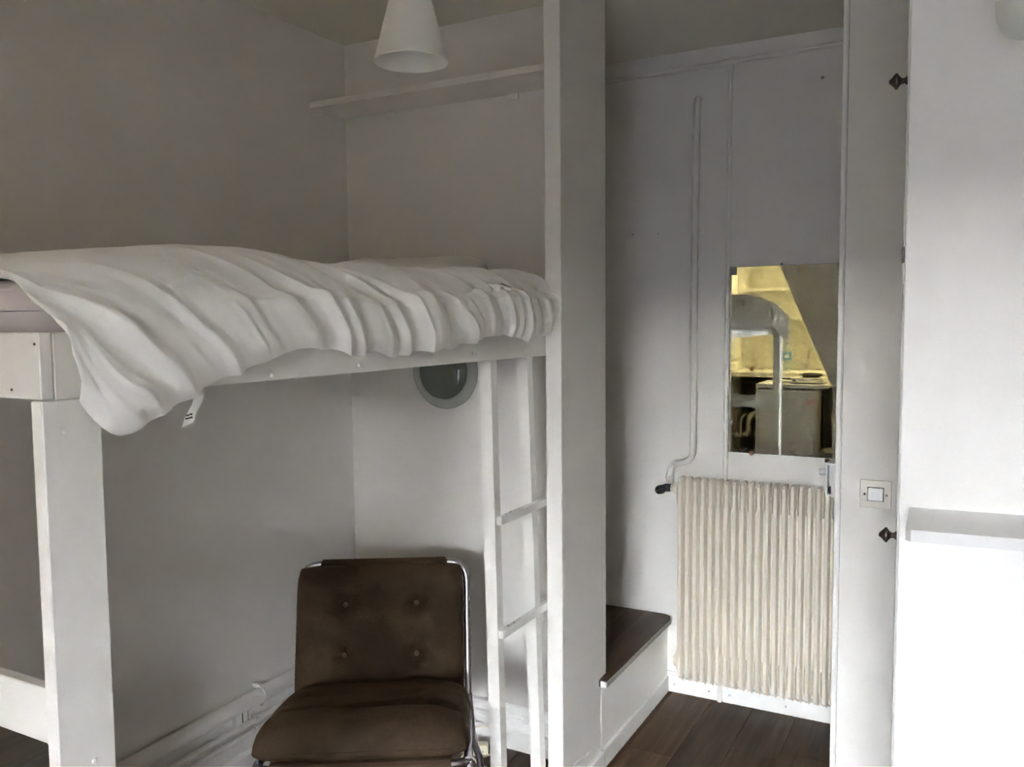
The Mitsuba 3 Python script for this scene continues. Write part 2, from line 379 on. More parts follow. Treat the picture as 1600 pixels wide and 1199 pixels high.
# ------------------------------------------------------------------ hall: step, radiator, pipes, mirror
st = thing('stair_step', 'bottom stair step with dark brown tread and white riser in the hall', 'step')
nose = [( -1.9, .300), (-1.9, .276), (-1.016, .276), (-1.010, .281), (-1.008, .289), (-1.011, .296), (-1.018, .300)]
# the tread's front corners are rounded off in plan
tp = Polygon([(-1.9, 2.532), (-1.034, 2.532), (-1.034, 2.468), (-1.012, 2.468), (-1.008, 2.474), (-1.008, 3.115), (-1.016, 3.142), (-1.04, 3.157), (-1.9, 3.158)])
tm = prism(tp, .022, move(0, 0, .278))
put('tread', tm, TREAD, st, label='dark brown wooden tread')
edge = []
put('nosing', bx(-1.0085, -1.004, 2.470, 3.12, .279, .2985, .0018), paint('nosing', (0.30, 0.29, 0.25), .35), st, label='worn grey nosing strip')
put('nosing_end', bx(-1.026, -1.006, 2.465, 2.4695, .279, .299, .004), TRIM, st, label='white painted nosing end')
put('riser', bx(-1.0335, -1.0312, 2.485, 3.157, 0, .277, .0004), TRIM, st)
put('carcass', bx(-1.9, -1.034, 2.532, 3.157, 0, .277, 0), TRIM, st)
put('baseboard', bx(-1.031, -1.019, 2.486, 3.14, 0, .066, .003), TRIM, st)

# radiator
rd = thing('radiator', 'cream fluted panel radiator on the hall wall under the mirror', 'radiator')
RZ0, RZ1, RY0 = .098, .862, 3.048
pitch = .0287
rib = Polygon([(-.0086, .050), (-.0086, .010), (-.0074, .004), (-.0042, .0005), (.0042, .0005), (.0074, .004), (.0086, .010), (.0086, .050)])
def section_mesh():
    m = [prism(rib, RZ1 - RZ0 - .02, move(0, RY0, RZ0 + .010))]
    # the rib's ends slope back
    top = trimesh.convex.convex_hull([(sx * a, RY0 + b, z) for sx in (-1, 1) for a, b, z in ((.0085, .012, RZ1 - .0105), (.0045, .001, RZ1 - .0105), (.0085, .050, RZ1 - .0105), (.0075, .016, RZ1 - .001), (.0045, .008, RZ1), (.0075, .050, RZ1))])
    bot = xf(top, np.diag([1, 1, -1, 1])); bot.apply_translation([0, 0, RZ0 + RZ1])
    # small pointed lugs below and above the rib's flank
    fin = cat_(*[trimesh.convex.convex_hull([(a, RY0 + b, z) for a in (.0050, .0086) for b, z in ((.012, z0), (.040, z0), (.034, z1), (.018, z1))]) for z0, z1 in ((RZ0 + .011, RZ0 - .010), (RZ1 - .011, RZ1 + .005))])
    web = bx(-.0205, .0085, RY0 + .038, RY0 + .043, RZ0 + .008, RZ1 - .012, 0)
    m += [top, bot, fin, web]
    for zc in (RZ1 - .062, RZ0 + .066):
        e = trimesh.creation.icosphere(2, 1.0); e.apply_scale([.0054, .030, .046]); e.apply_translation([-.0143, RY0 + .034, zc]); m.append(e)
    return cat_(*m)
sec = mikit.ply(section_mesh(), RAD, smooth=32)
for i in range(23):
    put('section', sec, RAD, rd, to_world=T().translate([-.9515 + i * pitch, 0, 0]))
for z in (RZ0 + .05, RZ1 - .05):
    put('header', tube([(-.985, RY0 + .055, z), (-.29, RY0 + .055, z)], .022, 16), RAD, rd, smooth=40)
for x in (-.90, -.40):
    put('bracket', bx(x, x + .02, RY0 + .06, YH - .001, .70, .73, 0), PIPE, rd)
put('end_plug', lathe([(0, .0), (.017, 0), (.019, .004), (.019, .024), (.013, .028), (.013, .036)], 16, '-x', (-.962, RY0 + .045, .812)), RAD, rd, smooth=35)
put('drain_elbow', cat_(tube([(-.97, RY0 + .05, .150), (-1.005, RY0 + .05, .150)], .007, 10), tube([(-.968, RY0 + .055, .146), (-.985, RY0 + .055, .118)], .004, 8)), PIPE, rd)
vv = thing('radiator_valve', 'black radiator valve with a round handwheel at the left end of the radiator', 'valve')
put('body', cat_(tube([(-.998, RY0 + .045, .812), (-1.034, RY0 + .045, .812)], [.010, .011], 14), lathe([(0, 0), (.013, 0), (.013, .026), (0, .026)], 14, 'z', (-1.014, RY0 + .045, .800))), BLACK, vv, smooth=40)
wheel = [(0, .034), (.009, .034), (.014, .030), (.0165, .020), (.0165, .006), (.011, 0), (0, 0)]
wm = lathe(wheel, 24)
wm.apply_transform(trimesh.geometry.align_vectors([0, 0, 1], [-.55, -.80, -.12])); wm.apply_translation([-1.024, RY0 + .035, .810])
put('handwheel', wm, BLACK, vv, smooth=35)
bt = lathe([(0, .002), (.005, .0015), (.006, 0)], 14); bt.apply_transform(trimesh.geometry.align_vectors([0, 0, 1], [-.55, -.80, -.12]))
bt.apply_translation(np.array([-1.024, RY0 + .035, .810]) + np.array([-.55, -.80, -.12]) / .98 * .0345)
put('hub', bt, STEEL, vv, label='bright metal hub')

hp = thing('heating_pipe', 'white heating pipe rising from the radiator valve to a capped top', 'pipe')
yp = YH - .032
path = fillet([(-1.014, yp - .01, .826), (-1.014, yp, .90), (-.926, yp, .915), (-.926, yp, 1.2)], .05, 8)
path = np.vstack([path, [[-.926, yp, 1.6], [-.921, yp, 2.15], [-.920, yp, 2.22]], [[-.920, yp + .004, 2.236], [-.920, yp + .014, 2.247], [-.920, yp + .03, 2.25]]])
put('tube', tube(path, .0125, 16), PIPE, hp, smooth=50)
for z in (1.302, 1.421):
    put('collar', lathe([(.0125, -.011), (.0150, -.010), (.0150, .010), (.0125, .011)], 18, 'z', (-.926, yp, z)), PIPE, hp, smooth=35)
put('nut', lathe([(.0125, -.008), (.0155, -.006), (.0155, .010), (.0125, .012)], 6, 'z', (-1.014, yp - .008, .846)), PIPE, hp)
gp = thing('gas_pipe', 'thin white pipe with a tee below the hall ceiling, dropping behind the radiator', 'pipe')
yg = YH - .014
put('run', tube([(-2.9, yg, 2.352), (-1.3, yg, 2.361), (-.805, yg, 2.365), (-.45, yg, 2.372), (.59, yg, 2.376)], .0088, 14), PIPE, gp, smooth=50)
put('drop', tube([(-.803, yg, 2.36), (-.805, yg, 1.9), (-.808, yg, .9), (-.820, yg, .3), (-.821, yg - .006, .0)], .0085, 14), PIPE, gp, smooth=50)
put('tee', cat_(tube([(-.832, yg, 2.3645), (-.776, yg, 2.3655)], .0125, 14), tube([(-.803, yg, 2.368), (-.803, yg, 2.333)], .0125, 14)), PIPE, gp, smooth=40)
# wall plug marks
for i, (x, z, s) in enumerate(((-1.177, 1.775, .004), (-1.075, 1.772, .0025), (-.49, 2.27, .005))):
    put('hole', lathe([(0, .0012), (s, .001), (s, 0)], 10, '-y', (x, YH - .0003, z)), BEAD, 'wall_hall')

mr = thing('mirror', 'frameless wall mirror above the radiator reflecting the kitchen corner', 'mirror')
put('glass', bx(-.803, -.400, YH - .008, YH - .003, .955, 1.635, .0012), MIRROR, mr)
put('backing', bx(-.8035, -.3995, YH - .003, YH - .0005, .9545, 1.6355, 0), SPECK, mr)
put('clip', lathe([(0, .006), (.004, .0055), (.0085, .003), (.009, 0)], 14, '-y', (-.714, YH - .0082, .956)), RUST, mr, label='rusty round clip')
put('clip', lathe([(0, .006), (.004, .0055), (.0085, .003), (.009, 0)], 14, '-y', (-.452, YH - .0082, .946)), RUST, mr, label='rusty round clip')
put('clip', lathe([(0, .005), (.003, .004), (.004, 0)], 10, '-y', (-.617, YH - .0082, 1.640)), SPECK, mr)
put('corner_clip', bx(-.803, -.774, YH - .0105, YH - .0082, 1.606, 1.634, .0008), GREYBIN, mr, label='grey corner plate')

tb = thing('thermostat_box', 'white open plastic box with a dark knob beside the hall opening over the radiator', 'control box')
bx0, by0, bz0, bz1 = -.432, 2.985, .855, .965
put('frame', cat_(bx(bx0, bx0 + .006, by0, by0 + .05, bz0, bz1, .001), bx(bx0, bx0 + .07, by0, by0 + .05, bz1 - .006, bz1, .001), bx(bx0, bx0 + .07, by0, by0 + .05, bz0, bz0 + .006, .001), bx(bx0, bx0 + .07, by0 + .045, by0 + .05, bz0, bz1, .001)), PLASTIC, tb)
put('cover', bx(bx0 + .018, bx0 + .07, by0 - .004, by0, bz0 - .004, bz1 - .006, .001), PLASTIC, tb)
put('stub', lathe([(0, .024), (.010, .024), (.011, .020), (.011, 0)], 16, '-x', (bx0, by0 + .025, .93)), PLASTIC, tb, smooth=35)
put('knob', lathe([(0, .012), (.010, .011), (.012, .006), (.012, 0)], 18, '-y', (bx0 + .016, by0 + .02, .872)), BLACK, tb, smooth=35)
put('wall_mount', bx(bx0 + .01, bx0 + .06, by0 + .05, YH, .88, .95, 0), PLASTIC, tb)

sw = thing('light_switch', 'square metal-faced light switch on the narrow wall right of the hall', 'switch')
put('plate', bx(-.269, -.190, YN - .005, YN, .934, 1.010, .0015), PLATE, sw)
put('rocker_frame', bx(-.2505, -.2085, YN - .0062, YN - .0045, .9525, .9910, .0008), SPECK, sw)
put('rocker', xf(bx(-.2490, -.2100, YN - .011, YN - .005, .9540, .9895, .002), rot(-5, [1, 0, 0], [-.23, YN - .008, .972])), PLASTIC, sw)
for x in (-.2570, -.2020):
    put('screw', lathe([(0, .0008), (.0026, .0006), (.003, 0)], 12, '-y', (x, YN - .005, .9705)), SPECK, sw)

# ------------------------------------------------------------------ right: floating shelf and globe lamp on the closet
fs = thing('floating_shelf', 'white floating shelf on the bright closet wall at the right', 'shelf')
sh = Polygon([(.016, 0), (.009, -.155), (.016, -.164), (1.0, -.164), (1.0, 0)])
m = prism(sh, .017, move(0, 0, 1.127))
put('board', closet(m), paint('shelf_white', (.74, .74, .74), .35), fs)
put('cleat', closet(bx(.03, .98, -.012, -.0005, 1.105, 1.127, .001)), CLOSET, fs)
gl = thing('globe_lamp', 'opal glass jar lamp fixed high on the closet wall at the right', 'lamp')
gc = (.150, -.085)
jar = [(0, 1.836), (.014, 1.837), (.026, 1.842), (.035, 1.852), (.0405, 1.866), (.042, 1.883), (.042, 2.02), (.036, 2.03), (.036, 2.045), (0, 2.045)]
put('glass_shade', closet(lathe(jar, 40, 'z', (*gc, 0))), OPAL, gl, smooth=40)
put('base', closet(cat_(lathe([(0, 2.045), (.045, 2.045), (.045, 2.075), (0, 2.075)], 32, 'z', (*gc, 0)), bx(gc[0] - .02, gc[0] + .02, gc[1] + .02, -.001, 2.045, 2.075, .002), bx(gc[0] - .045, gc[0] + .045, -.015, -.0005, 2.01, 2.11, .004))), PLASTIC, gl, smooth=35)

# ------------------------------------------------------------------ bed niche: loft bed, ladder, shelf, lamps
XB = -1.085
lb = thing('loft_bed', 'white painted wooden loft bed on a wide plank post', 'bed')
put('side_rail', bx(XB - .027, XB, .716, YN - .002, 1.348, 1.439, .0015), WHITE, lb)
put('foot_board', bx(XL + .003, XB, .696, .7145, 1.350, 1.4395, .0015), WHITE, lb)
put('post', bx(XB - .024, XB, .696, .783, 0, 1.3475, .0018), WHITE, lb)
put('post_batten', bx(XB - .040, XB - .0245, .740, .783, 0, 1.345, .0015), WHITE, lb)
put('lower_rail', bx(XL + .003, XB - .0245, .698, .716, .872, .951, .0015), WHITE, lb)
put('wall_rail', bx(XL + .001, XL + .026, .716, YN - .002, 1.348, 1.439, .001), WHITE, lb)
for i in range(12):
    y = .80 + i * .145
    put('slat', bx(XL + .027, XB - .028, y, y + .07, 1.395, 1.412, .001), WHITE, lb)
for (y, z) in ((.727, 1.305), (.748, .832), (1.118, 1.357), (1.36, 1.363), (1.62, 1.372), (1.80, 1.370), (1.815, 1.366), (2.08, 1.367)):
    put('screw_cap', lathe([(0, .0022), (.0032, .0018), (.0042, 0)], 12, 'x', (XB, y, z)), WHITE, lb)
for (x, z) in ((-1.093, 1.424), (-1.148, 1.362)):
    put('nail', lathe([(0, .0012), (.0018, .001), (.002, 0)], 10, '-y', (x, .696, z)), SPECK, lb)

mt = put('mattress', cushion(.88, 1.735, .112, 40, 60, p=14, flat=.5), SHEET, label='mattress in a pale mauve-grey sheet under the duvet', cat='mattress', smooth=60, to_world=T().translate([-1.568, 1.600, 1.4690]))

# duvet: cross sections from the wall side over the bed to the hem that hangs over the rail
Y_ = np.array
hem_y = [.70, .712, .726, .745, .765, .80, .85, .915, .965, 1.005, 1.047, 1.12, 1.205, 1.277, 1.315, 1.396, 1.45, 1.533, 1.608, 1.648, 1.718, 1.839, 1.939, 2.046, 2.132, 2.20]
hem_z = [1.345, 1.325, 1.309, 1.301, 1.304, 1.318, 1.329, 1.346, 1.366, 1.375, 1.382, 1.396, 1.401, 1.399, 1.391, 1.385, 1.382, 1.390, 1.395, 1.386, 1.399, 1.419, 1.418, 1.395, 1.414, 1.42]
hem = PchipInterpolator(hem_y, hem_z)
topz = PchipInterpolator([.70, .76, .84, .95, 1.10, 1.25, 1.45, 1.7, 2.0, 2.2, 2.3], [1.541, 1.548, 1.560, 1.573, 1.583, 1.578, 1.568, 1.566, 1.568, 1.570, 1.568])   # along the crown
frz = PchipInterpolator([.70, .85, 1.0, 1.15, 1.35, 1.55, 1.8, 2.0, 2.2, 2.3], [1.500, 1.532, 1.545, 1.543, 1.535, 1.537, 1.548, 1.552, 1.556, 1.55])          # front edge
def duvet():
    nu, nv = 300, 210
    yy = np.linspace(0, 1, nu)
    V = np.zeros((nu, nv, 3))
    for i, t in enumerate(yy):
        y = .70 + t * 1.50
        hz = float(hem(min(y, 2.2)))
        tz, fz = float(topz(y)), float(frz(y))
        endf = np.clip((y - .70) / .05, 0, 1) ** .5          # the foot edge lies flat on the mattress
        prof = np.array([(-1.90, 1.532 + .012 * endf), (-1.70, tz - .006), (-1.45, tz), (-1.28, tz - .004), (-1.17, (tz + fz) / 2 + .002), (-1.105, fz - .012), (-1.066, fz - .045), (-1.048, (fz + hz) / 2 + .02), (-1.044, hz + .035), (-1.058, hz)])
        s = np.concatenate([[0], np.cumsum(np.linalg.norm(np.diff(prof, axis=0), axis=1))]); s /= s[-1]
        sv = np.linspace(0, 1, nv) ** .8
        V[i, :, 0], V[i, :, 2] = PchipInterpolator(s, prof[:, 0])(sv), PchipInterpolator(s, prof[:, 1])(sv)
        V[i, :, 1] = y
    # the left border runs slanting down over the hanging part
    S = np.linspace(0, 1, nv) ** .8
    hang = np.clip((1.50 - V[:, :, 2]) / .2, 0, 1) * (V[:, :, 0] > -1.2)
    border = .045 * hang ** 1.2
    fade = np.clip(1 - (V[:, :, 1] - .70) / .35, 0, 1) ** 1.5
    V[:, :, 1] += border * fade
    # folds
    N = np.cross(np.gradient(V, axis=1), np.gradient(V, axis=0)); N /= np.linalg.norm(N, axis=2, keepdims=True) + 1e-12
    if N[nu // 2, 20, 2] < 0: N = -N
    arc = np.concatenate([np.zeros((nu, 1)), np.cumsum(np.linalg.norm(np.diff(V, axis=1), axis=2), axis=1)], axis=1)
    down = arc - arc[:, -1:]                  # 0 at the hem, negative upward
    y = V[:, :, 1]
    k = np.clip(1.15 - .40 * (y - .7), .45, 1.15)
    warp = .07 * (meshkit.fbm(np.stack([y * 4, arc * 4, 0 * y], -1), 3, 3) - .5)
    u = y - k * down * .85 + warp
    def ridge(freq, seed, sh, along=2.0):
        n = meshkit.noise(np.stack([u * freq, arc * along + sh, 0 * u + sh], -1), seed)
        return 1 - np.abs(2 * n - 1)
    m = np.clip(np.exp(-((down + .15) / .16) ** 2) + .25, 0, 1)      # strongest around the front roll
    dens = np.clip((y - 1.0) / .35, 0, 1)
    r1 = ridge(9, 11, 1.3, 1.4); r2 = ridge(19, 12, 4.1); r3 = ridge(36, 13, 7.7, 3.5); r4 = ridge(66, 15, 2.2, 6)
    D = .025 * (r1 ** 1.5 - .4) + .018 * (r2 ** 1.4 - .4) * (.65 + .5 * dens) + .0080 * (r3 ** 1.3 - .4) * (.7 + .2 * dens) + .0030 * (r4 - .5)
    D = D * m * np.clip((y - .70) / .10, .25, 1)
    D += .014 * (meshkit.fbm(np.stack([V[..., 0] * 9, y * 8, V[..., 2] * 9], -1), 4, 21) - .5) * np.clip((y - .70) / .06, .2, 1)
    # the seam that runs round the quilt's border
    D -= .0022 * np.exp(-((y - .722 - border * fade) / .0035) ** 2) * np.clip(arc / .1, 0, 1)
    edge = np.minimum(1, np.minimum(arc / .05, 1))
    V = V + N * (D * edge)[..., None]
    # small scallops of the hem
    sc = np.clip(1 + down / .05, 0, 1)
    V[..., 2] += sc * .012 * (meshkit.noise(np.stack([y * 16, 0 * y, 0 * y], -1), 5) - .6)
    # inner layer, a quilt's thickness below
    N = np.cross(np.gradient(V, axis=1), np.gradient(V, axis=0)); N /= np.linalg.norm(N, axis=2, keepdims=True) + 1e-12
    if N[nu // 2, 20, 2] < 0: N = -N
    du = np.minimum(np.linspace(0, 1, nu), 1 - np.linspace(0, 1, nu))[:, None] * 1.5
    dv = np.minimum(arc, -down)
    th = .016 * np.clip(np.minimum(du, dv) / .02, 0, 1) ** .5 + .0015
    B = V - N * th[..., None]
    idx = np.arange(nu * nv).reshape(nu, nv)
    q = np.stack([idx[:-1, :-1], idx[1:, :-1], idx[1:, 1:], idx[:-1, 1:]], -1).reshape(-1, 4)
    F = np.vstack([q[:, [0, 1, 2]], q[:, [0, 2, 3]]])
    n = nu * nv
    rim = np.concatenate([idx[0, :], idx[1:, -1], idx[-1, -2::-1], idx[-2:0:-1, 0]])
    rn = np.roll(rim, -1)
    W = np.vstack([np.stack([rim, rn, rn + n], -1), np.stack([rim, rn + n, rim + n], -1)])
    mesh = trimesh.Trimesh(np.vstack([V.reshape(-1, 3), B.reshape(-1, 3)]), np.vstack([F, F[:, ::-1] + n, W]), process=False)
    mesh.fix_normals()
    return mesh
dv = put('duvet', duvet(), LINEN, label='crumpled white duvet hanging over the side rail of the loft bed', cat='duvet', smooth=True)
# care tag hanging from the hem
tp_ = smooth_path([(-1.056, .930, 1.352), (-1.050, .925, 1.332), (-1.054, .915, 1.312), (-1.052, .905, 1.296)], 5)
Wv = np.array([0, .0105, .003])
tv = np.vstack([tp_ - Wv + [0, 0, 0], tp_ + Wv]); nn = len(tp_)
tf = [[i, i + 1, nn + i + 1] for i in range(nn - 1)] + [[i, nn + i + 1, nn + i] for i in range(nn - 1)]
tagm = trimesh.Trimesh(tv, tf, process=False)
tv2 = tv - [0.0012, 0, 0]
rim = list(range(nn)) + list(range(2 * nn - 1, nn - 1, -1))
tw = [[rim[i], rim[(i + 1) % len(rim)], rim[(i + 1) % len(rim)] + 2 * nn] for i in range(len(rim))] + [[rim[i], rim[(i + 1) % len(rim)] + 2 * nn, rim[i] + 2 * nn] for i in range(len(rim))]
put('care_tag', trimesh.Trimesh(np.vstack([tv, tv2]), tf + [[c + 2 * nn, b + 2 * nn, a + 2 * nn] for a, b, c in tf] + tw, process=False), LINEN, dv, label='small white fabric care tag with dark print')
put('print', cat_(*[bx(-1.0535, -1.0505, .900 + a, .900 + a + w_, 1.304 + b, 1.304 + b + .0022, 0) for a, b, w_ in ((.002, 0, .005), (.009, .001, .004), (.003, .005, .004), (.010, .006, .003))]), SPECK, f'{dv}__care_tag')
pl = put('pillow', cushion(.58, .27, .105, 70, 50, p=7, wob=.03, seed=4, flat=.5), LINEN, label='white pillow lying on the bed against the niche wall', cat='pillow', smooth=True,
         to_world=T().translate([-1.70, 2.330, 1.598]).rotate([0, 0, 1], 2).rotate([1, 0, 0], 9))

# ladder under the rail: two uprights that lean out a little, rungs nailed to their side and running on to the pier
ld = thing('bed_ladder', 'white wooden ladder of two uprights under the side rail by the pier', 'ladder')
def skew_post(x0t, x1t, y0t, y1t, x0b, x1b, y0b, y1b, zt):
    return trimesh.convex.convex_hull([(a, b, zt) for a in (x0t, x1t) for b in (y0t, y1t)] + [(a, b, 0) for a in (x0b, x1b) for b in (y0b, y1b)])
put('upright', skew_post(-1.147, -1.1125, 1.936, 1.967, -1.1195, -1.085, 1.930, 1.961, 1.3475), WHITE, ld)
put('upright', skew_post(-1.146, -1.1125, 2.142, 2.173, -1.1170, -1.0835, 2.161, 2.192, 1.3475), WHITE, ld)
for z, y0, y1, xo in ((.922, 1.940, 2.30, -1.103), (.617, 1.935, 2.30, -1.0975)):
    r = bx(xo, xo + .016, y0, y1, z - .012, z + .010, .0015)
    put('rung', r, WHITE, ld)
    for a in (0, .03):
        put('nail', bx(xo + .005, xo + .009, 1.975 + a, 1.975 + a + .006, z + .0102, z + .0108, 0), SPECK, ld)

# shelf
ws = thing('wall_shelf', 'long white shelf high on the niche wall', 'shelf')
put('board', bx(XL + .002, -1.084, 2.288, YN - .001, 2.172, 2.193, .0012), WHITE, ws)
for x in (-1.811, -1.324):
    put('bracket', bx(x - .018, x + .018, YN - .016, YN, 2.153, 2.1715, .0015), WHITE, ws)
put('bracket', bx(XL, XL + .012, 2.30, 2.34, 2.150, 2.1715, .0015), WHITE, ws)

# porthole lamp
pt = thing('porthole_lamp', 'round wall lamp with grey ring and dark glass on the niche wall under the bed', 'lamp')
pc = (-1.605, YN, 1.277)
put('ring', lathe([(.095, .014), (.099, .018), (.108, .018), (.124, .011), (.131, .004), (.131, 0)], 64, '-y', pc), PORTRING, pt, smooth=40)
put('glass', lathe([(0, .046), (.02, .0452), (.04, .0430), (.06, .0385), (.076, .0325), (.088, .0250), (.096, .015), (.096, .010)], 64, '-y', pc), PORT, pt, smooth=True)

# pendant lamp
pd = thing('pendant_lamp', 'white conical pendant lamp hanging from the ceiling in front of the shelf', 'lamp')
px_, py_ = -1.043, 1.5
prof = [(.0355, 2.135), (.036, 2.130), (.0765, 1.984), (.0758, 1.983), (.0350, 2.129), (.0345, 2.135)]
sh_ = [(.0765 - .0000, 1.984)]
outer = [(.022, 2.150), (.034, 2.146), (.0375, 2.136)] + [(.0375 + (.0765 - .0375) * t ** 1.06, 2.136 - .152 * t) for t in np.linspace(.08, 1, 14)]
inner = [(r - .0022, z) for r, z in outer[::-1]]
put('shade', lathe(outer + [(.0758, 1.9825)] + inner, 56, 'z', (px_, py_, 0)), paint('pendant', (.80, .79, .74), .35), pd, smooth=40)
put('socket', lathe([(0, 2.075), (.016, 2.075), (.019, 2.09), (.019, 2.145), (.010, 2.165), (.0035, 2.175), (0, 2.175)], 24, 'z', (px_, py_, 0)), PLASTIC, pd, smooth=40)
put('cord', tube([(px_, py_, 2.17), (px_, py_, 2.41)], .003, 8), PLASTIC, pd)
put('canopy', lathe([(0, 2.395), (.02, 2.397), (.04, 2.41), (.045, ZC), (0, ZC)], 32, 'z', (px_, py_, 0)), PLASTIC, pd, smooth=40)

# left wall pipes
wp = thing('wall_pipe', 'thick white heating pipe low along the left wall', 'pipe')
put('tube', tube([(XL + .032, .2, .235), (XL + .032, 1.45, .255), (XL + .032, 1.97, .264), (XL + .032, 2.46, .274)], .0245, 20), PIPE, wp, smooth=50)
put('clamp', cat_(lathe([(.0245, -.009), (.0285, -.008), (.0285, .008), (.0245, .009)], 24, 'y', (XL + .032, 1.955, .2645)), bx(XL, XL + .03, 1.948, 1.962, .285, .297, .001)), PIPE, wp, smooth=40)
put('clamp_screw', lathe([(0, .006), (.005, .005), (.006, 0)], 10, 'x', (XL + .03, 1.955, .229)), PIPE, wp)
def conduit(name, z, r, lab):
    t = thing(name, lab, 'pipe')
    put('tube', tube([(XL + .018, .2, z - .022), (XL + .018, 1.4, z - .006), (XL + .018, 2.46, z + .008)], r, 14), PIPE, t, smooth=50)
    put('clip', cat_(bx(XL, XL + .030, 1.938, 1.950, z - .012, z + .0125, .002), lathe([(r, -.007), (r + .004, -.006), (r + .004, .006), (r, .007)], 14, 'y', (XL + .018, 1.944, z))), PIPE, t)
    return t
conduit('thin_pipe', .183, .0095, 'upper of the two thin white pipes low on the left wall')
conduit('thin_pipe', .150, .0085, 'lower of the two thin white pipes low on the left wall')
jb = thing('junction_box', 'small white electrical box behind the pipes on the left wall', 'junction box')
put('body', bx(XL, XL + .018, 1.858, 1.922, .178, .245, .002), PIPE, jb)
put('slot', bx(XL + .0178, XL + .0186, 1.884, 1.888, .195, .232, 0), SPECK, jb)
put('cover_gap', bx(XL + .0178, XL + .0184, 1.908, 1.910, .18, .243, 0), SPECK, jb)

# dark chest by the left wall under the foot of the bed
dt = thing('storage_chest', 'dark grey-brown wooden chest by the left wall, behind the plank post of the loft bed', 'chest')
put('lid', bx(-2.005, -1.695, .42, 1.18, .528, .55, .003), TABLE, dt)
put('body', bx(-1.945, -1.705, .44, 1.16, .03, .5275, .003), TABLE, dt)
for x in (-1.94, -1.75):
    for y in (.45, 1.11):
        put('foot', bx(x, x + .04, y, y + .04, 0, .03, .002), TABLE, dt)

# ------------------------------------------------------------------ chair
CHX = move(-1.527, 1.986, 0) @ rotz(31.5)
def ch(m): return xf(m, CHX)
cr = thing('lounge_chair', 'low brown suede lounge chair with a chrome tube frame, buttoned cushions, under the loft bed', 'chair')
REC, TILT = 17.0, 12.0
BB = move(0, 0, .300) @ rot(-REC, [1, 0, 0])        # back frame: local x right, z up along the back, y backward
SB = move(0, 0, .315) @ rot(-TILT, [1, 0, 0])       # seat frame: local -y forward; front higher
bw = .256
rt = .0105
def frame_pts():
    back = [(-bw, .045, -.02), (-bw, .045, .425), (bw, .045, .425), (bw, .045, -.02)]
    back = np.array([trimesh.transform_points([p], BB)[0] for p in back])
    seat = np.array([trimesh.transform_points([p], SB)[0] for p in [(bw, -.05, -.028), (bw, -.50, -.034), (-bw, -.50, -.034), (-bw, -.05, -.028)]])
    return back, seat
bk, se = frame_pts()
put('back_frame', ch(tube(fillet(bk, .06, 10), rt, 14)), CHROME, cr, smooth=50, label='chrome tube frame of the back')
put('seat_frame', ch(tube(fillet([bk[3], se[0], se[1], se[2], se[3], bk[0]], .05, 10), rt, 14)), CHROME, cr, smooth=50, label='chrome tube frame of the seat')
for s in (-1, 1):
    e = bk[3].copy(); e[0] = s * (bw + .002)
    leg = fillet([e + [0, .01, .05], e + [s * .012, .015, -.10], (s * (bw + .035), .065, .10), (s * (bw + .038), .07, .0115), (s * (bw + .030), -.40, .0115), (s * (bw + .01), -.46, .25), (s * bw, -.44, .372)], .06, 10)
    put('leg', ch(tube(leg, rt, 14)), CHROME, cr, smooth=50, label='bent chrome tube leg')
put('back_sling', ch(xf(cat_(bx(-.185, .185, .030, .060, .10, .438, .010), bx(-.20, .20, .028, .062, .405, .4405, .012)), BB)), SUEDE, cr, label='brown fabric sling wrapped over the top tube')
put('seat_sling', ch(xf(cat_(bx(-.215, .215, -.485, -.06, -.048, -.024, .008), tube([(-.215, -.50, -.036), (.215, -.50, -.036)], .021, 14)), SB)), SUEDE, cr, label='brown fabric sling under the seat cushion')
dents = [(x, y, .046, .026) for x in (-.105, .11) for y in (-.052, .095)]
bc = cushion(.506, .425, .095, 110, 110, p=6, dents=dents, wob=.034, seed=2, flat=.3)
MB_ = BB @ move(-.007, .012, .208) @ axes([1, 0, 0], [0, 0, 1], [0, -1, 0], [0, 0, 0])
put('back_cushion', ch(xf(bc, MB_)), SUEDE, cr, smooth=True, label='brown suede back cushion with four buttons')
for (x, y, *_r) in dents:
    b = lathe([(0, .0045), (.005, .004), (.0085, .0015), (.009, -.003)], 16)
    put('button', ch(xf(xf(b, move(x, y, .0195)), MB_)), SUEDE2, cr + '__back_cushion', smooth=40)
sd = [(-.10, .085, .020, .022), (.10, .085, .020, .022), (-.10, -.06, .018, .026), (.10, -.06, .018, .026)]
sc_ = cushion(.525, .515, .105, 110, 120, p=7, dents=sd, crease=[(-.085, .018, .022, .010)], wob=.018, seed=9, flat=.3)
MS_ = SB @ move(0, -.275, .010) @ axes([1, 0, 0], [0, 1, 0], [0, 0, 1], [0, 0, 0])
put('seat_cushion', ch(xf(sc_, MS_)), SUEDE, cr, smooth=True, label='brown suede seat cushion with a front roll')
for (x, y, *_r) in sd[:2]:
    b = lathe([(0, .0045), (.005, .004), (.0085, .0015), (.009, -.003)], 16)
    put('button', ch(xf(xf(b, move(x, y, .052)), MS_)), SUEDE2, cr + '__seat_cushion', smooth=40)

